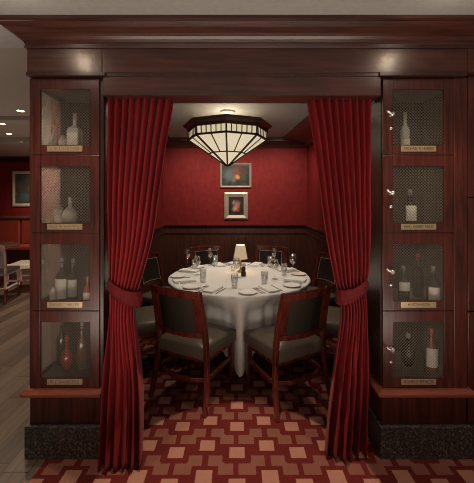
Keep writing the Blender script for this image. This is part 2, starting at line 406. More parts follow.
def cabinet(side, label):
    L = side == 'left'
    xd0, xd1 = (PX(29.5,FY), PX(99,FY)) if L else (PX(383,FY), PX(454,FY))
    xo0, xo1 = (xd0, PX(102.6,FY)) if L else (xd0-.004, PX(467,FY))
    mx0, mx1 = (PX(40,FY), PX(90,FY)) if L else (PX(393.2,FY), PX(444,FY))
    root = thing('wine_cabinet', label, 'cabinet', ((xo0+xo1)/2, FY, 0)); ox, oy = root.location.x, FY
    # coordinates local: subtract ox, oy
    def bx(mb, x0, x1, y0, y1, z0, z1): mb.box(x0-ox, x1-ox, y0-oy, y1-oy, z0, z1)
    D = 2.395
    c = MB()
    zt = zb-.001; z_b = zz(389)
    if L:
        # open left side with stiles, so one sees into the lounge
        bx(c, xo0, xo0+.018, FY+.022, FY+.05, z_b, zt); bx(c, xo0, xo0+.018, 2.28, D, z_b, zt)
        for a, b in ROWS: bx(c, xo0, xo0+.018, FY+.05, 2.28, zz(b), zz(b)+.045); bx(c, xo0, xo0+.018, FY+.05, 2.28, zz(a)-.05, zz(a)-.004)
    else: bx(c, xo0, xo0+.018, FY+.022, D, z_b, zt)
    bx(c, xo1-.018, xo1, FY+.022, D, z_b, zt)
    if L: bx(c, xd1+.001, xo1, FY+.012, FY+.03, z_b, zt)
    else:
        q = MB(); bx(q, xd1+.001, xo1, FY-.002, FY+.0215, z_b, zt); q.build('side_post', W_V, root, bevel=.0015)
    bx(c, xo0, xo1, D-.015, D, z_b, zt)
    bx(c, xo0+.02, xo1-.02, FY+.03, D-.016, zt-.02, zt)
    for a, b in ROWS: bx(c, xo0+.018, xo1-.018, FY+.024, D-.015, zz(b)+.001, zz(b)+.022)
    c.build('carcass', W_DK, root, bevel=.001)
    if L:
        for a, b in ROWS:
            s = wire_mesh(FY+.05-oy, 2.28-oy, zz(b)+.045, zz(a)-.05, xo0+.009-ox, axis='y', pitch=.0180)
            s.build('side_screen', WIRE, root)
    ldg = [(0,0),(.028,0),(.036,.008),(.036,.022),(.026,.034),(.018,.044),(0,.044)]
    zl = PZ(399.2,1.915)
    base = MB()
    bx(base, xo0, xo1-(0 if L else .004), FY+.006, D, PZ(427,1.936)-.002, z_b)
    base.build('base_frieze', W_V, root)
    px_ = [(xo0-ox, D-oy), (xo0-ox, FY-oy+.0), (xo1-ox, FY-oy+.0), (xo1-ox, D-oy)]
    # travel so the right-hand side points outwards
    pr = px_ if False else px_[::-1]
    lm = sweep_profile([(a, b) for a, b in ldg], px_ , zl) if False else None
    mbl = MB(); pth = px_[:3] if L else px_
    # orientation: outward normal of travel D->front on the left side is -x; right-hand normal of (0,-1) is (-1,0)
    sweep_profile(ldg, pth, zl, mbl); bx(mbl, xo0+.001, xo1-.001, FY+.001, D, zl+.001, zl+.043)
    mbl.build('ledge', W_LEDGE, root)
    pl = MB(); bx(pl, xo0-.02, xo1+(.004 if L else .018), FY-.019, D, 0, PZ(427,1.936)); pl.build('plinth', GRANITE, root, bevel=.004)
    names = ['MICHAEL R. HARRIS', 'MAC, HARRY FIELD', 'HUTCHINSON', 'ROMERO SPENCER'] if not L else ['JAMES & ANNE WARD', 'PAUL N. SHERMAN', 'DAVID T. MILLER', 'R. J. SANDERS']
    for i, (a, b) in enumerate(ROWS):
        z1, z0 = zz(a)-.002, zz(b)+.002
        wz1, wz0 = zz(a+11.3), zz(b-10.2)
        d = MB()
        bx(d, xd0, mx0, FY, FY+.02, z0, z1); bx(d, mx1, xd1, FY, FY+.02, z0, z1)
        bx(d, mx0+.0005, mx1-.0005, FY+.0012, FY+.02, wz1, z1); bx(d, mx0+.0005, mx1-.0005, FY+.0012, FY+.02, z0, wz0)
        door = d.build('door', W_V, root, bevel=.0015)
        s = wire_mesh(mx0-ox-.004, mx1-ox+.004, wz0-.004, wz1+.004, FY+.012-oy); s.build('wire_screen', WIRE, door)
        px0, px1 = (47.2, 82.5) if L else (401, 436)
        p = MB(); pz1, pz0 = zz(b-9.2), zz(b-3.4)
        bx(p, PX(px0,FY), PX(px1,FY), FY-.003, FY+.0008, pz0, pz1); p.build('name_plate', BRASS, door, bevel=.001)
        text_mesh(names[i], .026, door, ((PX(px0,FY)+PX(px1,FY))/2-ox, -.0036, (pz0+pz1)/2), (INK2 if L else INK), width=(.175 if len(names[i])>12 else .13))
        if not L:
            zm = zz(b-39.8); xk = PX(390.5,FY)-ox
            h = MB(); h.lathe([(0,0),(.012,.002),(.013,.006),(.008,.012),(.008,.020),(.014,.026),(.013,.034),(0,.037)], 14)
            h.v = [(x+xk, -z, y+zm) for x, y, z in h.v]
            h.sweep([(xk, -.03, zm), (xk-.015, -.032, zm+.004), (xk-.028, -.03, zm+.012), (xk-.034, -.026, zm+.022)], .013, .012, rnd=True)
            h.build('latch_handle', CHROME, door, smooth=True)
            k = MB(); k.lathe([(0,0),(.0095,.001),(.0095,.008),(.006,.011),(0,.0112)], 14); zk = zm-.082
            k.v = [(x+xk, -z, y+zk) for x, y, z in k.v]; k.build('lock', CHROME, door, smooth=True)
    return root
cabinet('left', 'tall mahogany wine cabinet with four wire doors beside the wood floor')
cabinet('right', 'tall mahogany wine cabinet with nickel latches at the right')
# wall pilaster on the far right
mb = MB(); x0 = PX(468.5,1.97)
for a, b in ((76,197),(198,311),(312,424)): mb.box(x0, 2.6, 1.975, 2.0, PZ(b,1.975), PZ(a,1.975))
mb.box(x0+.02, 3.2, 2.001, 2.39, 0, 2.3); struct('trim_11', mb, W_V, bevel=.003)
mb = MB(); mb.box(x0+.01, 2.6, 1.955, 2.0, 0, PZ(425,1.96)); struct('baseboard_right', mb, GRANITE, bevel=.003)

# ------------------------------------------------------------------ bottles
def bottle(px, row, hpx, wpx, depth, glassm, shape, labelm, label, side, lab=None, cap=CAPM, tilt=0):
    a, b = ROWS[row]; zf = zz(b)+.022; X = PX(px, depth)
    hh = hpx*depth/F; r = wpx*depth/F/2
    t = thing('bottle', label, 'bottle', (X, depth, zf+.0008), 0, 'bottles in the wine cabinets')
    if tilt: t.rotation_euler = (0, 0, tilt)
    n = 20 if shape != 'square' else 4; ph = PI/4 if n == 4 else 0
    k = 1.3 if n == 4 else 1
    if shape == 'round':
        pr = [(0,0),(r*.5,0),(r*.85,.02),(r,.3*hh),(r*.93,.45*hh),(r*.55,.6*hh),(r*.24,.66*hh),(r*.22,.86*hh),(r*.3,.87*hh),(r*.3,.9*hh),(0,.9*hh)]; l0, l1 = .12, .36
    elif shape == 'jar':
        pr = [(0,0),(r*.95,0),(r,.01),(r,.78*hh),(r*.8,.86*hh),(r*.7,.88*hh),(0,.88*hh)]; l0, l1 = .1, .75
    else:
        pr = [(0,0),(r*.95*k,0),(r*k,.008),(r*k,.56*hh),(r*.85*k,.62*hh),(r*.36,.70*hh),(r*.30,.88*hh),(r*.36,.89*hh),(r*.36,.91*hh),(0,.91*hh)]; l0, l1 = .1, .5
    MB().lathe(pr, n, ph=ph).build('glass_body', glassm, t, smooth=(n != 4))
    cr_ = r*.62 if shape == 'jar' else r*.33
    MB().lathe([(0,.86*hh),(cr_,.86*hh),(cr_,hh*.99),(cr_*.8,hh),(0,hh)], 14).build('cap', cap, t, smooth=False)
    if lab: l0, l1 = lab
    if labelm:
        q = MB()
        if n == 4: q.box(-r*.85, r*.85, -r*k*.7072-.002, -r*k*.7072+.001, l0*hh, l1*hh)
        else:
            rr = r+.0015
            def fn(i, j): 
                aa = -PI/2 + (i/12-.5)*2.4
                return (rr*math.cos(aa), rr*math.sin(aa), (l0 if j == 0 else l1)*hh)
            q.grid(fn, 13, 2)
        q.build('paper_label', labelm, t)
    return t
bottle(54, 0, 30, 7, 2.12, B_CLR, 'tall', None, 'slender pale bottle leftmost in the top left locker', 'L')
bottle(63, 0, 19, 7, 2.10, B_CLR, 'jar', LABELM, 'short pale jar between two bottles in the top left locker', 'L')
bottle(75, 0, 40, 12, 2.06, B_CLR, 'square', LABELM, 'square bottle with a pale label and long neck in the top left locker', 'L', (.02,.5))
bottle(59, 1, 22, 8, 2.15, B_CLR, 'jar', LABELM, 'narrow pale labelled jar in the second left locker', 'L')
bottle(70, 1, 30, 15, 2.14, B_CLR, 'round', None, 'rounded clear decanter in the second left locker', 'L', None, CHROME)
bottle(53, 2, 15, 5.5, 2.05, B_CLR, 'jar', LABELM, 'small white can leftmost in the third left locker', 'L')
bottle(62, 2, 42, 11.5, 2.10, B_DK, 'tall', LABELM, 'dark bottle with a wide white label in the third left locker', 'L', (.06,.52))
bottle(73, 2, 40, 9.5, 2.12, B_DK, 'tall', LABELM, 'dark bottle with a narrow white label in the third left locker', 'L', (.08,.5))
bottle(87.5, 2, 27, 8, 2.02, B_RED, 'tall', LABELM, 'reddish bottle rightmost in the third left locker, half behind the door frame', 'L', (.02,.45))
bottle(61.5, 3, 46, 9, 2.20, B_DK, 'tall', None, 'plain dark bottle leftmost in the bottom left locker', 'L')
bottle(67, 3, 34, 12, 2.12, B_RED, 'round', None, 'ruby red rounded bottle in the bottom left locker', 'L', None, CAPR)
bottle(82, 3, 47, 10, 2.14, B_AMB, 'tall', None, 'amber bottle rightmost in the bottom left locker', 'L')
bottle(405, 0, 41, 8.5, 2.05, B_CLR, 'tall', LABELM, 'tall pale crystal bottle in the top right locker', 'R', (.2,.34))
bottle(410, 1, 38, 11, 2.08, B_DK, 'tall', LABELM, 'dark bottle with a large white label in the second right locker', 'R', (.18,.58))
bottle(403.5, 2, 34, 11, 2.10, B_DK, 'tall', LABELM, 'dark bottle with a small square label leftmost in the third right locker', 'R', (.3,.55))
bottle(418, 2, 42, 10, 2.18, B_DK, 'tall', None, 'unlabelled dark bottle with red foil in the third right locker', 'R', None, CAPR)
bottle(433, 2, 36, 12, 2.05, B_DK, 'tall', LABELM, 'dark bottle with a tall white label rightmost in the third right locker', 'R', (.04,.45))
bottle(408, 3, 32, 13, 2.18, B_DK, 'round', None, 'squat dark bottle leftmost in the bottom right locker', 'R')
bottle(431, 3, 46, 12, 2.07, B_AMB, 'tall', LABELM, 'amber bottle with a large pale label in the bottom right locker', 'R', (.2,.6), CAPR)

# ------------------------------------------------------------------ curtains
def interp(t, pts):
    for (a, va), (b, vb) in zip(pts, pts[1:]):
        if t <= b:
            k = (t-a)/(b-a); k = k*k*(3-2*k) if False else k
            return va+(vb-va)*k
    return pts[-1][1]
def smooth_interp(t, pts):
    # catmull-rom
    n = len(pts)
    if t <= pts[0][0]: return pts[0][1]
    for i in range(n-1):
        a, b = pts[i], pts[i+1]
        if t <= b[0]:
            h = b[0]-a[0]; k = (t-a[0])/h
            m0 = (b[1]-pts[i-1][1])/(b[0]-pts[i-1][0]) if i > 0 else (b[1]-a[1])/h
            m1 = (pts[i+2][1]-a[1])/(pts[i+2][0]-a[0]) if i < n-2 else (b[1]-a[1])/h
            return (2*k**3-3*k*k+1)*a[1]+(k**3-2*k*k+k)*h*m0+(-2*k**3+3*k*k)*b[1]+(k**3-k*k)*h*m1
    return pts[-1][1]
def curtain(outer, inner, yc, label, loc_x, seed, nf):
    """outer/inner: lists (z, x) ; yc: list (z, y centre)"""
    rnd = random.Random(seed)
    root = thing('velvet_curtain', label, 'curtain', (loc_x, 2.0, 0))
    NU, NV = nf*12+1, 70; Z0, Z1 = .008, PZ(94,2.02)+.04
    ph = [rnd.uniform(-.5,.5) for _ in range(nf+2)]; am = [rnd.uniform(.7,1.25) for _ in range(nf+2)]
    tz = 1.01
    def fn(i, j):
        u = i/(NU-1); z = Z0+(Z1-Z0)*j/(NV-1)
        xo, xi = smooth_interp(z, outer), smooth_interp(z, inner)
        y = smooth_interp(z, yc)
        g = u*nf; k = int(min(nf-1, g)); fr = g-k
        a = am[k]*(1-fr)+am[k+1]*fr
        wv = math.cos(2*PI*g + .5*math.sin(2.2*z+ph[k]))
        amp = smooth_interp(z, [(0,.056),(.5,.050),(.9,.030),(1.05,.026),(1.3,.034),(2.25,.034)])
        wv = (1-2*abs(math.sin(PI*g+.25*math.sin(2.2*z+ph[k])))**.75)*1.0
        g5 = u*5; w5 = 1-2*abs(math.sin(PI*g5+.35*math.sin(1.5*z)+ph[0]))**.7
        bl = max(0, min(1, (.92-z)/.45)); wv = wv*(1-.62*bl)+w5*1.0*bl*(.9+.3*math.sin(5*u+seed))
        # secondary drape and slight horizontal drift
        yy = y - a*amp*wv - .03*math.sin(PI*u)*smooth_interp(z, [(0,1),(1,.8),(2.2,.2)]) + .004*math.sin(9*z+7*u)
        x = xo+(xi-xo)*u + .007*math.sin(4*PI*g/2)*math.sin(PI*u)
        zz_ = z
        if j == 0: zz_ = z
        return (x-loc_x, yy-2.0, zz_)
    fab = MB().grid(fn, NU, NV).build('curtain_panel', VELVET, root, smooth=True, solid=.004)
    return root
def tieback(root, x_out, x_in, z_out, z_in, y0, dy, hgt):
    loc_x = root.location.x
    cx = (x_out+x_in)/2; rx = abs(x_in-x_out)/2
    rings = []
    def fn(i, j):
        a = 2*PI*i/40; s = j/8
        ca, sa = math.cos(a), math.sin(a)
        w = (cx+rx*ca*(1+.03*math.sin(PI*s)))
        t = (ca*(1 if x_in > x_out else -1)+1)/2
        zc = z_out+(z_in-z_out)*t - .012*math.sin(PI*t)
        b = .004*math.sin(a*13+s*4)+.007*math.sin(PI*s)+.003*math.sin(s*14+2*a)
        return (w-loc_x + (b*ca), y0-2.0+(dy+b)*sa, zc+(s-.5)*hgt*(.85+.3*t))
    MB().grid(fn, 40, 9, closed_u=True).build('tieback', TIEV, root, smooth=True, solid=.006)
    # loose end of the sash
zc = lambda py, Y=2.0: PZ(py, Y)
lc_out = [(0, PX(101,1.89)), (.5, PX(105.5,1.95)), (.90, PX(110,2)), (.99, PX(109,2)), (1.10, PX(109,2)), (1.6, PX(108.2,2.02)), (2.3, PX(108.5,2.02))]
lc_in = [(0, PX(144.5,1.95)), (.45, PX(143,1.97)), (.85, PX(135,2)), (.98, PX(137,2)), (1.08, PX(142,2)), (1.32, PX(153,2.02)), (1.63, PX(160,2.02)), (1.9, PX(166,2.02)), (2.16, PX(173,2.02)), (2.3, PX(176,2.02))]
lc_y = [(0, 1.875), (.5, 1.955), (1.0, 2.01), (1.6, 2.03), (2.3, 2.03)]
c = curtain(lc_out, lc_in, lc_y, 'dark red velvet curtain tied back beside the left wine cabinet', -.66, 3, 9)
tieback(c, PX(109.5,2), PX(140,2), PZ(284,2), PZ(299,2), 2.005, .058, .080)
rc_out = [(0, PX(365,1.95)), (.5, PX(368,1.98)), (.90, PX(367,2)), (1.0, PX(366,2)), (1.15, PX(368,2.02)), (1.6, PX(370,2.02)), (2.3, PX(371,2.02))]
rc_in = [(0, PX(322,2.03)), (.45, PX(330,2.02)), (.85, PX(341,2)), (.98, PX(338.5,2)), (1.08, PX(334,2)), (1.31, PX(326.5,2.02)), (1.58, PX(321,2.02)), (1.87, PX(315,2.02)), (2.15, PX(308,2.02)), (2.3, PX(305,2.02))]
rc_y = [(0, 1.965), (.5, 1.99), (1.0, 2.01), (1.6, 2.03), (2.3, 2.03)]
c = curtain(rc_out, rc_in, rc_y, 'dark red velvet curtain tied back beside the right wine cabinet', .75, 11, 9)
tieback(c, PX(366,2), PX(338,2), PZ(283.5,2), PZ(297,2), 2.005, .058, .080)

# ------------------------------------------------------------------ table and cloth
TX, TY, TR, TZ = .022, 3.45, .735, .75
tb = thing('round_table', 'round pedestal dining table hidden under the white cloth', 'table', (TX, TY, 0))
MB().lathe([(0,.712),(TR-.02,.712),(TR-.01,.72),(TR-.01,.742),(TR-.015,.744),(0,.744)], 64).build('tabletop', W_TABLE, tb)
MB().lathe([(0,0),(.28,0),(.28,.03),(.09,.06),(.06,.12),(.05,.6),(.12,.71),(0,.71)], 24).build('pedestal', W_DK, tb, smooth=True)
CH_ANG = [22.5+45*k for k in range(8)]     # measured from the camera side (-Y) turning right
CH_ANG[0] = 24.5; CH_ANG[7] = 335.0
def cloth_fn(i, j, N=192):
    a = 2*PI*i/N       # 0 = toward camera, + to the right
    rings = [.0, .2, .45, .65, .728, .744]
    if j < 6:
        r = rings[j]; z = TZ if j < 5 else TZ-.004
    else:
        s = (j-6)/17; hem = .07+min(.26, .8*abs(math.sin(2*a)/2 if False else math.sin(((a+PI/4) % (PI/2))-PI/4))**1.25); z = (TZ-.02) - s*(TZ-.02-hem)
        da = min(abs((math.degrees(a)-c+180) % 360-180) for c in CH_ANG)
        gap = max(0, min(1, (da-16)/6.5)); gap = gap*gap*(3-2*gap)
        drop = min(1, s/.30)
        r = .747 - drop*(.150*(1-gap)+.035*gap)
        fold = (.026*math.sin(a*25+.6)+.020*math.sin(a*37+2)+.010*math.sin(a*11))*min(1, .25+s*1.5)
        r += fold*(.38+.62*gap)
    return (r*math.sin(a)+1e-5*i*(j == 0), -r*math.cos(a), z)
cl = MB().grid(lambda i, j: cloth_fn(i, j), 192, 24, closed_u=True).build('tablecloth', LINEN, smooth=True, loc=(TX, TY, 0))
tag(cl, 'long white linen cloth draped over the round dining table', 'tablecloth')

# ------------------------------------------------------------------ chairs
def arcpts(x0, x1, y, bow, z, n=9, zb=0):
    return [(x0+(x1-x0)*k/(n-1), y-bow*(1-(2*k/(n-1)-1)**2), z+zb*(1-(2*k/(n-1)-1)**2)) for k in range(n)]
def post_y(z):   # rear post profile
    return smooth_interp(z, [(0,-.262),(.20,-.215),(.45,-.200),(.65,-.222),(.92,-.285)])
def make_chair(label):
    t = thing('dining_chair', label, 'chair', (0,0,0), 0, 'dining chairs around the round table')
    for s in (-1, 1):
        zs = [k*.893/12 for k in range(13)]
        pth = [(s*smooth_interp(z, [(0,.260),(.2,.243),(.45,.228),(.92,.212)]), post_y(z), z) for z in zs]
        MB().sweep(pth, .040, .034, up=(1,0,0), scale=[.8+.2*min(1, z/.3) for z in zs]).build('leg', W_CHAIR, t, bevel=.005)
        MB().sweep([(s*.215,.195,.40),(s*.217,.197,.2),(s*.22,.20,0)], .040, .040, up=(1,0,0), scale=[1,.88,.68]).build('leg', W_CHAIR, t, bevel=.004)
    # seat frame and cushion
    fr = MB(); fr.add([(-.215,-.19,.335),(.215,-.19,.335),(.23,.205,.335),(-.23,.205,.335),(-.215,-.19,.372),(.215,-.19,.372),(.23,.205,.372),(-.23,.205,.372)],
        [(0,1,2,3),(4,5,6,7),(0,1,5,4),(1,2,6,5),(2,3,7,6),(3,0,4,7)])
    fr.build('seat_frame', W_CHAIR, t, bevel=.004)
    cu = MB(); nx, ny = 10, 10
    def cush(i, j, top):
        u = i/(nx-1)*2-1; v = j/(ny-1)*2-1
        w = .225+.028*(v+1)/2
        e = max(abs(u), abs(v)); dome = (1-abs(u)**4)*(1-abs(v)**4)
        return (u*w, .008+v*.222, (.462+.034*dome) if top else .366)
    cu.grid(lambda i, j: cush(i, j, True), nx, ny); cu.grid(lambda i, j: cush(i, j, False), nx, ny)
    ring = [(i, 0) for i in range(nx)]+[(nx-1, j) for j in range(1, ny)]+[(i, ny-1) for i in range(nx-2, -1, -1)]+[(0, j) for j in range(ny-2, 0, -1)]
    nn = len(ring); off = nx*ny
    for k in range(nn):
        a, b = ring[k], ring[(k+1) % nn]
        cu.f.append([a[1]*nx+a[0], b[1]*nx+b[0], off+b[1]*nx+b[0], off+a[1]*nx+a[0]]); cu.m.append(0)
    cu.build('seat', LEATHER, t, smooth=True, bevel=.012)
    # back rails, curved
    def rail(z0, z1, th, name, mat, x=.225, n=13, inset=0, bow=.042, topbow=0.0):
        m = MB(); 
        def P(k, z, f):
            u = -1+2*k/(n-1)
            yb = post_y(z) - bow*(1-u*u)
            return (u*x, yb + (th/2 if f else -th/2), z+(topbow*(1-u*u) if z == z1 else 0))
        vs = []; 
        nz = 4
        zl = [z0+(z1-z0)*q/nz for q in range(nz+1)]
        for k in range(n):
            for z in zl: vs.append(P(k, z, 0))
            for z in zl[::-1]: vs.append(P(k, z, 1))
        c = 2*(nz+1); fs = []
        for k in range(n-1):
            for q in range(c): fs.append((k*c+q, k*c+(q+1) % c, (k+1)*c+(q+1) % c, (k+1)*c+q))
        fs.append(tuple(range(c))); fs.append(tuple((n-1)*c+q for q in range(c))[::-1])
        m.add(vs, fs); return m.build(name, mat, t, bevel=.004)
    rail(.842, .896, .034, 'top_rail', W_CHAIR, x=.230, topbow=.004)
    rail(.535, .575, .030, 'lower_rail', W_CHAIR, x=.208)
    for s in (-1, 1):
        pth = [(s*.182, post_y(z)-.042*(1-.78), z) for z in (.57,.65,.73,.80,.85)]
        MB().sweep(pth, .024, .045, up=(1,0,0)).build('back_stile', W_CHAIR, t, bevel=.003)
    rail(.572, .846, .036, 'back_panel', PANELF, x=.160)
    # pale piping round the panel
    def pp(u, z): return (u*.160, post_y(z)-.042*(1-u*u)+.0205, z)
    def pq(u, z): return (u*.158, post_y(z)-.042*(1-u*u)-.0185, z)
    for f in (pp, pq):
        loop = [f(-1+2*k/8, .582) for k in range(8)]+[f(1, .582+.254*k/6) for k in range(6)]+[f(1-2*k/8, .836) for k in range(8)]+[f(-1, .836-.254*k/6) for k in range(6)]
        MB().sweep(loop, .006 if f is pp else .004, .006 if f is pp else .004, up=(0,1,.1), closed=True).build('piping', SILVER if f is pp else PANELF, t)
    # hoop stretcher
    path = [(-.216,.19,.235),(-.224,0,.225),(-.228,-.12,.22),(-.212,-.185,.22),(-.12,-.232,.22),(0,-.246,.22),(.12,-.232,.22),(.212,-.185,.22),(.228,-.12,.22),(.224,0,.225),(.216,.19,.235)]
    MB().sweep(path, .022, .034).build('stretcher', W_CHAIR, t, bevel=.004)
    return t
CHL = ['red mahogany dining chair seen from behind at the near left of the table',
       'red mahogany dining chair seen from behind at the near right of the table']
chair_specs = {
 0: ('near right', 'mahogany dining chair seen from behind, nearest on the right side of the table', .92),
 7: ('near left', 'mahogany dining chair seen from behind, nearest on the left side of the table', .92),
 1: ('right', 'mahogany dining chair mostly hidden behind the right curtain', .94),
 6: ('left', 'mahogany dining chair mostly hidden behind the left curtain', .93),
 2: ('far right', 'mahogany dining chair facing the table beside the right alcove wall', .94),
 5: ('far left', 'mahogany dining chair facing the table beside the left alcove wall', .94),
 3: ('back right', 'mahogany dining chair at the back of the table, right of the small lamp', .95),
 4: ('back left', 'mahogany dining chair at the back of the table, left of the small lamp', .95)}
proto = None
for k, (nm, lb, R) in chair_specs.items():
    a = math.radians(CH_ANG[k]); loc = (TX+R*math.sin(a), TY-R*math.cos(a), 0); rz = a
    if k == 7: loc = (-.335, 2.665, 0); rz = math.radians(-28)
    if k == 0: loc = (.384, 2.622, 0); rz = math.radians(29)
    if proto is None: proto = make_chair(lb); proto.location = loc; proto.rotation_euler = (0,0,rz)
    else: dup(proto, loc, rz, lb)

# ------------------------------------------------------------------ table settings
ZT = TZ+.0012
POS = {0:'near right', 7:'near left', 1:'right-hand', 6:'left-hand', 2:'far right', 5:'far left', 3:'back right', 4:'back left'}
def lay(a, x, r):   # seat frame -> world: x to sitter's right, r distance from the table centre
    a = math.radians(a); c, s = math.cos(a), math.sin(a)
    return (TX + r*s + x*c, TY - r*c + x*s, ZT)
def m_plate():
    t = thing('bread_plate', '', 'plate')
    MB().lathe([(0,0),(.045,0),(.05,.003),(.083,.010),(.085,.012),(.082,.0122),(.050,.0062),(0,.005)], 32).build('dish', PORC, t)
    MB().lathe([(.0835,.0120),(.0855,.0126),(.0825,.0132),(.0820,.0124),(.0835,.0120)], 32, cap=False).build('rim', RIMP, t, smooth=True)
    return t
def m_napkin():
    m = MB()
    for q, (dx, dy) in enumerate(((0,0),(.003,.002),(.006,-.003))):
        z = .006*q; m.box(-.055+dx, .055+dx-.004*q, -.105+dy, .105+dy, z, z+.0055)
    return m.build('folded_napkin', NAPK, bevel=.002)
def m_fork():
    m = MB(); m.sweep([(0,-.09,.003),(0,-.02,.003),(0,.03,.007),(0,.045,.006)], .008, .003, scale=[1.2,.7,.6,1])
    m.box(-.011,.011,.042,.055,.004,.0065)
    for k in range(4): m.box(-.011+k*.0063,-.011+k*.0063+.0032,.055,.095,.0045,.0062)
    return m.build('fork', CHROME)
def m_knife():
    m = MB(); m.sweep([(0,-.10,.004),(0,-.06,.004),(0,-.005,.004)], .013, .007, scale=[1,1.1,.8], rnd=True)
    m.add([(-.006,-.005,.003),(.008,-.005,.003),(.008,.09,.003),(-.002,.108,.003),(-.006,-.005,.005),(.008,-.005,.0055),(.008,.09,.0055),(-.002,.108,.005)],
          [(0,1,2,3),(4,5,6,7),(0,1,5,4),(1,2,6,5),(2,3,7,6),(3,0,4,7)])
    return m.build('table_knife', CHROME)
protos = {}
def put(kind, maker, k, x, r, rot, label, cat, group):
    p = lay(CH_ANG[k], x, r); rz = math.radians(CH_ANG[k])+rot
    if kind not in protos:
        o = maker(); protos[kind] = o; o.location = p; o.rotation_euler = (0,0,rz); tag(o, label, cat, group); return o
    return dup(protos[kind], p, rz, label, group)
for k in (7, 0, 1, 6, 2, 5, 3, 4):
    w = POS[k]
    put('pl', m_plate, k, -.20, .615, 0, 'white bread plate with silver rim at the %s place of the round table' % w, 'plate', 'bread plates on the round table')
    put('np', m_napkin, k, .015, .60, .0, 'folded white napkin at the %s place of the round table' % w, 'napkin', 'folded napkins on the round table')
    put('f', m_fork, k, -.072, .61, 0, 'silver fork at the %s place, beside the napkin' % w, 'fork', 'inner forks on the round table')
    put('f', m_fork, k, -.098, .605, 0, 'silver fork at the %s place, beside the bread plate' % w, 'fork', 'outer forks on the round table')
    put('k', m_knife, k, .100, .60, 0, 'silver table knife right of the napkin at the %s place' % w, 'knife', 'knives on the round table')
# glasses: explicit spots read off the picture (px of base centre, py of base)
def at(px, py, z=ZT):
    Y = F*(H-z)/(py-CY); return (PX(px, Y), Y, z)
def m_wine():
    t = thing('wine_glass', '', 'glass')
    MB().lathe([(0,0),(.034,0),(.033,.002),(.008,.006),(.0040,.012),(.0038,.085),(.008,.092),(.026,.105),(.037,.130),(.039,.150),(.036,.178),(.029,.205),(.0275,.205),(.0345,.178),(.037,.150),(.035,.130),(.024,.108),(0,.096)], 24).build('bowl_and_stem', GLASS, t, smooth=True)
    MB().lathe([(0,.098),(.022,.109),(.033,.130),(.0358,.146),(0,.146)], 24).build('wine', WINE, t, smooth=False)
    return t
def m_tumbler():
    t = thing('water_glass', '', 'glass')
    MB().lathe([(0,0),(.026,0),(.028,.004),(.034,.128),(.0325,.128),(.0265,.010),(0,.008)], 24).build('tumbler', GLASS, t, smooth=True)
    MB().lathe([(0,.0085),(.0262,.011),(.0312,.095),(0,.095)], 24).build('water', WATERG, t, smooth=False)
    return t
wines = [(187.5,266,'standing by the far left place'), (210,265,'in front of the back left chair'), (197,275,'standing next to the near left tumbler'),
         (236.5,277.5,'at the centre, in front of the small lamp'), (274.5,264.5,'in front of the back right chair'), (293,272.5,'standing by the far right place'),
         (275,279,'at the right, behind the near right tumbler')]
tumb = [(203,282.5,'at the near left place setting'), (215.5,265.8,'at the back left place setting'), (234.5,288,'at the centre front of the cloth'),
        (264.5,285,'at the near right place setting'), (284,275.5,'at the far right place setting'), (195,270.5,'at the far left place setting'), (270,267,'at the back right place setting')]
g = None
for px, py, w in wines:
    lb = 'stemmed wine glass '+w
    if g is None: g = m_wine(); tag(g, lb, 'glass', 'wine glasses on the round table'); g.location = at(px, py)
    else: dup(g, at(px, py), 0, lb)
g = None
for px, py, w in tumb:
    lb = 'clear water tumbler '+w
    if g is None: g = m_tumbler(); tag(g, lb, 'glass', 'water glasses on the round table'); g.location = at(px, py)
    else: dup(g, at(px, py), 0, lb)
# small lamp
lp = thing('table_lamp', 'small lit table lamp with pleated shade in the middle of the table', 'lamp', at(240.5, 272))
LY = lp.location.y; s_ = LY/F
z0 = PZ(258.5, LY)-ZT; z1 = PZ(244.8, LY)-ZT
def shade(i, j):
    a = 2*PI*i/72; t = j/3; r = (6.9+(4.4-6.9)*t)*s_*(1+.025*(1 if i % 2 else -1)); return (r*math.cos(a), r*math.sin(a), z0+(z1-z0)*t)
MB().grid(shade, 72, 4, closed_u=True).build('lamp_shade', PLEAT, lp)
MB().lathe([(0,0),(.036,0),(.036,.012),(.012,.022),(.009,.06),(.016,.09),(.009,.12),(.006,z0+.02),(0,z0+.02)], 20).build('lamp_base', BRASS, lp, smooth=True)
pm = thing('pepper_mill', 'dark pepper mill standing beside the small lamp', 'pepper mill', at(243.5, 276))
MB().lathe([(0,0),(.028,0),(.028,.03),(.020,.05),(.024,.08),(.019,.098),(0,.098)], 20).build('body', W_DK, pm, smooth=True)
MB().lathe([(0,.099),(.020,.099),(.024,.112),(.018,.13),(.006,.136),(0,.14)], 20).build('cap', B_CLR, pm, smooth=True)
sp_ = thing('candle_holder', 'small round glass candle holder left of the pepper mill', 'candle holder', at(233, 270.5))
MB().lathe([(0,0),(.022,0),(.028,.03),(.024,.055),(.022,.055),(.025,.03),(.02,.006),(0,.006)], 20).build('holder', GLASS, sp_, smooth=True)
MB().lathe([(0,.007),(.018,.007),(.018,.025),(0,.025)], 16).build('candle', PORC, sp_)

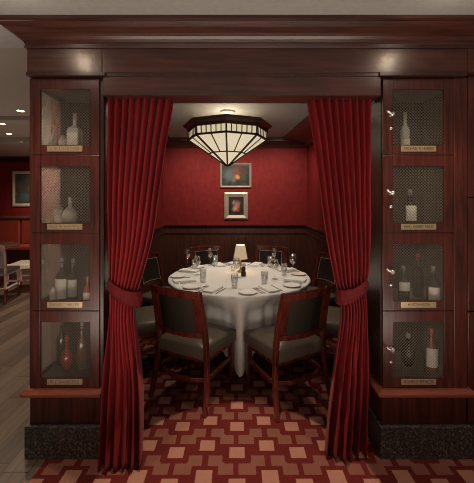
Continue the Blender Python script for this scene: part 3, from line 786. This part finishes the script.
# ------------------------------------------------------------------ pendant lamp
PXC, PYC = -.113, 3.85
pd = thing('ceiling_lamp', 'large octagonal stained glass ceiling lamp over the dining table', 'lamp', (PXC, PYC, 2.62))
ZR = 2.44-2.62
def octp(r, z, k, off=-PI/2): a = off+k*PI/4; return (r*math.cos(a), r*math.sin(a), z)
def octring(mb, r0, z0_, r1, z1_, mi=0):
    vs = [octp(r0, z0_, k) for k in range(8)]+[octp(r1, z1_, k) for k in range(8)]
    mb.add(vs, [(k, (k+1) % 8, 8+(k+1) % 8, 8+k) for k in range(8)], mi)
m = MB(); prof = [(.44,ZR+.012),(.53,ZR+.010),(.535,ZR-.004),(.515,ZR-.022),(.485,ZR-.040),(.475,ZR-.070),(.455,ZR-.075),(.44,ZR-.06),(.44,ZR+.012)]
for (r0, a), (r1, b) in zip(prof, prof[1:]): octring(m, r0, a, r1, b)
m.build('wood_rim', W_RIM, pd)
zb0, zb1 = ZR-.072, ZR-.158
m = MB(); octring(m, .466, zb0, .462, zb1); m.build('glass_band', SHADEG2, pd)
ztip = 1.965-2.62
m = MB(); octring(m, .458, zb1-.006, .02, ztip+.012); m.build('glass_cone', SHADEG, pd)
# leading
m = MB()
def bar(a, b, w): m.sweep([a, b], w, w)
def mixp(a, b, t): return tuple(a[i]+(b[i]-a[i])*t for i in range(3))
def outw(p, d=.004): 
    r = math.hypot(p[0], p[1]) or 1; return (p[0]*(1+d/max(r,.05)), p[1]*(1+d/max(r,.05)), p[2]-d*.6)
for k in range(8):
    A, B = octp(.460, zb1-.004, k), octp(.460, zb1-.004, k+1); T = octp(.02, ztip+.012, k); T2 = octp(.02, ztip+.012, k+1)
    bar(outw(A), outw(T), .019)
    bar(octp(.468, zb0, k), octp(.464, zb1, k), .018)
    bar(octp(.466, zb1-.002, k), octp(.466, zb1-.002, k+1), .020)
    q0, q1 = mixp(A, T, .55), mixp(B, T2, .55)
    bar(outw(q0), outw(q1), .012)
    bar(outw(mixp(A, B, .5)), outw(mixp(q0, q1, .5)), .010)
    for j in range(1, 6):
        bar(mixp(octp(.468, zb0, k), octp(.468, zb0, k+1), j/6), mixp(octp(.464, zb1, k), octp(.464, zb1, k+1), j/6), .010)
m.lathe([(0,ztip-.012),(.014,ztip-.004),(.030,ztip+.018),(.022,ztip+.03),(0,ztip+.03)], 8)
m.build('lead_frame', DARKM, pd)
MB().lathe([(0,0),(.085,0),(.085,-.018),(.06,-.03),(.018,-.035),(.015,-.20),(0,-.20)], 24).build('canopy', CREAMF, pd, smooth=False)
m = MB()
for k in range(4): m.sweep([(0,0,ZR+.002), octp(.45, ZR+.002, 2*k)], .014, .012)
m.build('support_arms', DARKM, pd)
bl = MB(); bl.lathe([(0,-.02),(.02,-.012),(.03,.01),(.02,.035),(.012,.05),(0,.05)], 16, c=(0,0,ZR-.07)); bl.build('bulb', emis('bulb_glow', (1,.8,.55), 6), pd, smooth=True)

# ------------------------------------------------------------------ pictures on the wall
def picture(x0, x1, z0, z1, y, fw, fm, art, name, label, cat='picture', ins=.012):
    t = thing(name, label, cat, ((x0+x1)/2, y, z0)); w = (x1-x0)/2; h = z1-z0
    m = MB(); pr = [(0,0),(0,-.018),(fw*.35,-.030),(fw*.7,-.020),(fw,-.012),(fw,0)]
    cs = [(-w,0),(w,0),(w,h),(-w,h)]; sg = [(1,1),(-1,1),(-1,-1),(1,-1)]
    vs = []
    for (cx_, cz_), (sx, sz) in zip(cs, sg):
        for (o, d) in pr: vs.append((cx_+sx*o, d, cz_+sz*o))
    n = len(pr); fs = []
    for i in range(4):
        for j in range(n): fs.append((i*n+j, i*n+(j+1) % n, ((i+1) % 4)*n+(j+1) % n, ((i+1) % 4)*n+j))
    m.add(vs, fs); m.build('frame', fm, t)
    a = MB(); a.box(-w+fw, w-fw, -.010, -.004, -(h/2)+fw, h/2-fw); a.build('canvas', art, t, loc=(0,0,h/2))
    return t
wy = BY-.001
art1 = painting('still_life_wide', ((.012,.014,.016), (.06,.06,.055)), [(-.10,.0,.14,(.09,.12,.13)), (.02,.06,.10,(.16,.05,.03)), (.10,.09,.07,(.10,.015,.012)), (.03,-.03,.055,(.65,.22,.07)), (-.03,-.08,.05,(.16,.14,.10)), (.13,-.05,.07,(.05,.06,.03))], 0, 0)
art2 = painting('still_life_tall', ((.010,.008,.007), (.05,.03,.02)), [(0,.03,.09,(.18,.13,.12)), (.02,.01,.06,(.45,.14,.12)), (-.02,-.05,.06,(.50,.28,.22)), (.03,-.07,.04,(.45,.06,.05)), (-.04,.06,.035,(.30,.25,.24))], 0, 0)
picture(PX(220,wy), PX(251.5,wy), PZ(187.8,wy), PZ(163,wy), wy, .036, SILVER, art1, 'framed_painting', 'wide silver-framed still life with an orange flower, upper of two on the red wall')
picture(PX(224.3,wy), PX(248,wy), PZ(219.3,wy), PZ(192.5,wy), wy, .075, SILVER, art2, 'framed_painting', 'upright still life in a thick silver frame, below the wide painting')
fy = 7.995
art3 = painting('dim_print', ((.05,.045,.04), (.10,.09,.08)), [(.05,-.2,.14,(.05,.12,.10)), (-.1,.1,.12,(.10,.08,.07))], 0, 0)
picture(PX(12.5,fy), PX(34,fy), PZ(206.5,fy), PZ(171,fy), fy, .075, CREAMF, art3, 'framed_print', 'cream-framed print on the far red wall of the lounge')

# ------------------------------------------------------------------ lounge furniture (left, far)
bt = thing('booth_bench', 'red leather booth bench with dark ledge along the far lounge wall', 'bench', (-4.2, 7.6, 0))
m = MB(); m.box(-2.2, 2.6, -.30, .33, 0, .42); m.build('base', W_DK, bt)
for k in range(4):
    m = MB(); m.box(-2.2+k*1.2+.01, -2.2+(k+1)*1.2-.01, -.34, .1, .42, .52); m.build('seat_cushion', REDLEA, bt, bevel=.03)
    m = MB(); m.box(-2.2+k*1.2+.01, -2.2+(k+1)*1.2-.01, .12, .26, .50, 1.10); m.build('back_cushion', REDLEA, bt, bevel=.03)
m = MB(); m.box(-2.2, 2.6, .10, .39, 1.11, 1.17); m.build('ledge', W_TABLE, bt, bevel=.01)
m = MB(); m.box(-2.2, 2.6, .27, .38, .42, 1.11); m.build('back_board', W_DK, bt)
ct = thing('cocktail_table', 'round dark wooden table in the lounge at the far left', 'table', (-4.55, 5.75, 0))
MB().lathe([(0,.715),(.55,.715),(.57,.725),(.57,.745),(.56,.75),(0,.75)], 40).build('tabletop', W_TABLE, ct)
MB().lathe([(0,0),(.25,0),(.25,.02),(.05,.05),(.04,.66),(.1,.71),(0,.71)], 20).build('pedestal', BLACK, ct, smooth=True)
def lounge_chair(label, loc, rz, seatm, tall):
    t = thing('bentwood_chair', label, 'chair', loc, rz, 'lounge chairs by the cocktail table')
    for s in (-1, 1):
        MB().sweep([(s*.2,-.26,0),(s*.19,-.21,.15),(s*.185,-.19,.44),(s*.195,-.23,.7),(s*.2,-.27,.88)], .032, .032, up=(1,0,0)).build('leg', W_CHAIR, t, bevel=.004)
        MB().sweep([(s*.19,.20,.44),(s*.2,.22,0)], .034, .034, up=(1,0,0)).build('leg', W_CHAIR, t, bevel=.004)
    MB().box(-.22,.22,-.2,.22,.42,.49).build('seat', seatm, t, bevel=.02)
    MB().sweep(arcpts(-.2,.2,-.26,.04,.84), .03, .10).build('top_rail', W_CHAIR, t, bevel=.004)
    MB().sweep(arcpts(-.18,.18,-.215,.035,.67), .03, .26).build('back_panel', W_DK, t, bevel=.004)
    MB().sweep([(-.19,.2,.22),(-.185,-.2,.22),(.185,-.2,.22),(.19,.2,.22)], .02, .03).build('stretcher', W_CHAIR, t)
    return t
lounge_chair('dark wooden chair at the far left edge, back towards the dining alcove', (-3.72, 5.02, 0), math.radians(12), PANELF, 1)
lounge_chair('wooden chair with pale beige seat beyond the left wine cabinet', (-3.62, 5.55, 0), math.radians(95), BEIGE, 0)

# ------------------------------------------------------------------ downlights
def downlight(x, y, z, label, e=True):
    t = thing('recessed_downlight', label, 'light', (x, y, z), 0, 'recessed ceiling downlights')
    MB().lathe([(.036,0),(.052,0),(.054,-.004),(.048,-.007),(.036,-.002),(.036,0)], 24, cap=False).build('trim_ring', CREAMF, t, smooth=True)
    MB().lathe([(0,-.0015),(.036,-.0015)], 24).build('lens', DOWNL, t)
    return t
downlight(-1.12, 1.50, CZ, 'recessed downlight in the ceiling above the left wine cabinet')
downlight(1.10, 1.50, CZ, 'recessed downlight in the ceiling above the right wine cabinet')
downlight(-1.62, 2.12, CZ, 'recessed lounge downlight beside the cornice corner')
downlight(-2.52, 3.75, CZ, 'recessed lounge downlight before the ceiling beam')
downlight(-3.35, 4.6, CZ+.05, 'recessed lounge downlight behind the ceiling beam')
downlight(-3.75, 5.3, CZ+.05, 'recessed lounge downlight in the far ceiling bay')

# ------------------------------------------------------------------ lights
def spot(name, loc, target, energy, size_deg, blend, col=(1,.82,.62), rad=.03):
    l = bpy.data.lights.new(name, 'SPOT'); l.energy = energy; l.spot_size = math.radians(size_deg); l.spot_blend = blend; l.color = col; l.shadow_soft_size = rad
    o = bpy.data.objects.new(name, l); COL.objects.link(o); o.location = loc
    o.rotation_euler = (Vector(target)-Vector(loc)).to_track_quat('-Z','Y').to_euler(); return o
def point(name, loc, energy, col=(1,.82,.62), rad=.1):
    l = bpy.data.lights.new(name, 'POINT'); l.energy = energy; l.color = col; l.shadow_soft_size = rad
    o = bpy.data.objects.new(name, l); COL.objects.link(o); o.location = loc; return o
def area(name, loc, target, energy, sx, sy, col=(1,.85,.7)):
    l = bpy.data.lights.new(name, 'AREA'); l.energy = energy; l.shape = 'RECTANGLE'; l.size = sx; l.size_y = sy; l.color = col
    o = bpy.data.objects.new(name, l); COL.objects.link(o); o.location = loc
    o.rotation_euler = (Vector(target)-Vector(loc)).to_track_quat('-Z','Y').to_euler(); return o
spot('wall_wash_spot', (-1.12,1.50,2.585), (-1.06,1.74,0), 54, 80, .9)
spot('wall_wash_spot', (1.10,1.50,2.585), (1.08,1.74,0), 54, 80, .9)
spot('pool_spot', (0,1.68,2.585), (0,1.68,0), 165, 34.8, .06, rad=.012)
spot('lounge_spot', (-1.62,2.12,2.58), (-1.75,2.12,0), 70, 110, 1)
spot('lounge_spot', (-2.52,3.7,2.58), (-2.52,3.7,0), 110, 120, 1)
spot('lounge_spot', (-3.5,5.0,2.6), (-3.6,5.6,0), 160, 130, 1)
spot('lounge_spot', (-4.2,7.2,2.6), (-4.2,8.0,1.4), 160, 120, 1)
for x in (-1.12, 1.10): point('downlight_glow', (x, 1.5, 2.55), 1.6, (1,.86,.68), .03)
# alcove
for dx, dy in ((.45,-.45),(-.55,-.40),(.5,.55),(-.5,.75)):
    spot('alcove_spot', (TX+dx,TY+dy+.12,2.60), (TX+dx*.3,TY+.06+dy*.3,.7), 36, 74, .8, (1,.88,.72), .05)
for dx in (-.75, 0, .75):
    spot('wall_fill_spot', (dx,4.75,2.60), (dx,5.6,1.3), 52, 120, 1, (1,.84,.66), .05)  # unseen spots added to brighten the back wall, no picture lights there
point('pendant_uplight', (PXC, PYC, 2.47), 8, (1,.85,.66), .12)
area('lounge_bounce', (-3.6, 4.4, .25), (-3.6, 4.6, 2.6), 26, 2.0, 4.0)  # unseen up-facing panel added to brighten the lounge ceiling
point('small_lamp_light', (lp.location.x, lp.location.y, ZT+.26), .8, (1,.72,.42), .03)
area('floor_bounce', (0, .55, .45), (0, .9, 2.6), 48, 3.0, 1.0)  # added area lamp standing in for floor bounce onto the front ceiling
area('room_glow', (0, -1.2, 2.2), (0, 2.2, 1.2), 10, 3.0, 1.0)

w = bpy.data.worlds.new('w'); scn.world = w; w.use_nodes = True
bg = w.node_tree.nodes['Background']; bg.inputs[0].default_value = (1,.86,.74,1); bg.inputs[1].default_value = .10

# ------------------------------------------------------------------ camera
cam = bpy.data.cameras.new('camera'); co = bpy.data.objects.new('camera', cam); COL.objects.link(co)
cam.sensor_fit = 'HORIZONTAL'; cam.sensor_width = 36; cam.lens = 36*F/474
co.location = (0,0,H); co.rotation_euler = (PI/2,0,0)
cam.shift_y = -(241.5-CY)/474; cam.clip_start = .05
scn.camera = co
scn.view_settings.view_transform = 'Standard'; scn.view_settings.look = 'None'; scn.view_settings.exposure = 0
scn.cycles.use_denoising = True; scn.cycles.max_bounces = 8; scn.cycles.transparent_max_bounces = 16
scn.cycles.filter_width = 1.0; scn.cycles.sample_clamp_indirect = 3
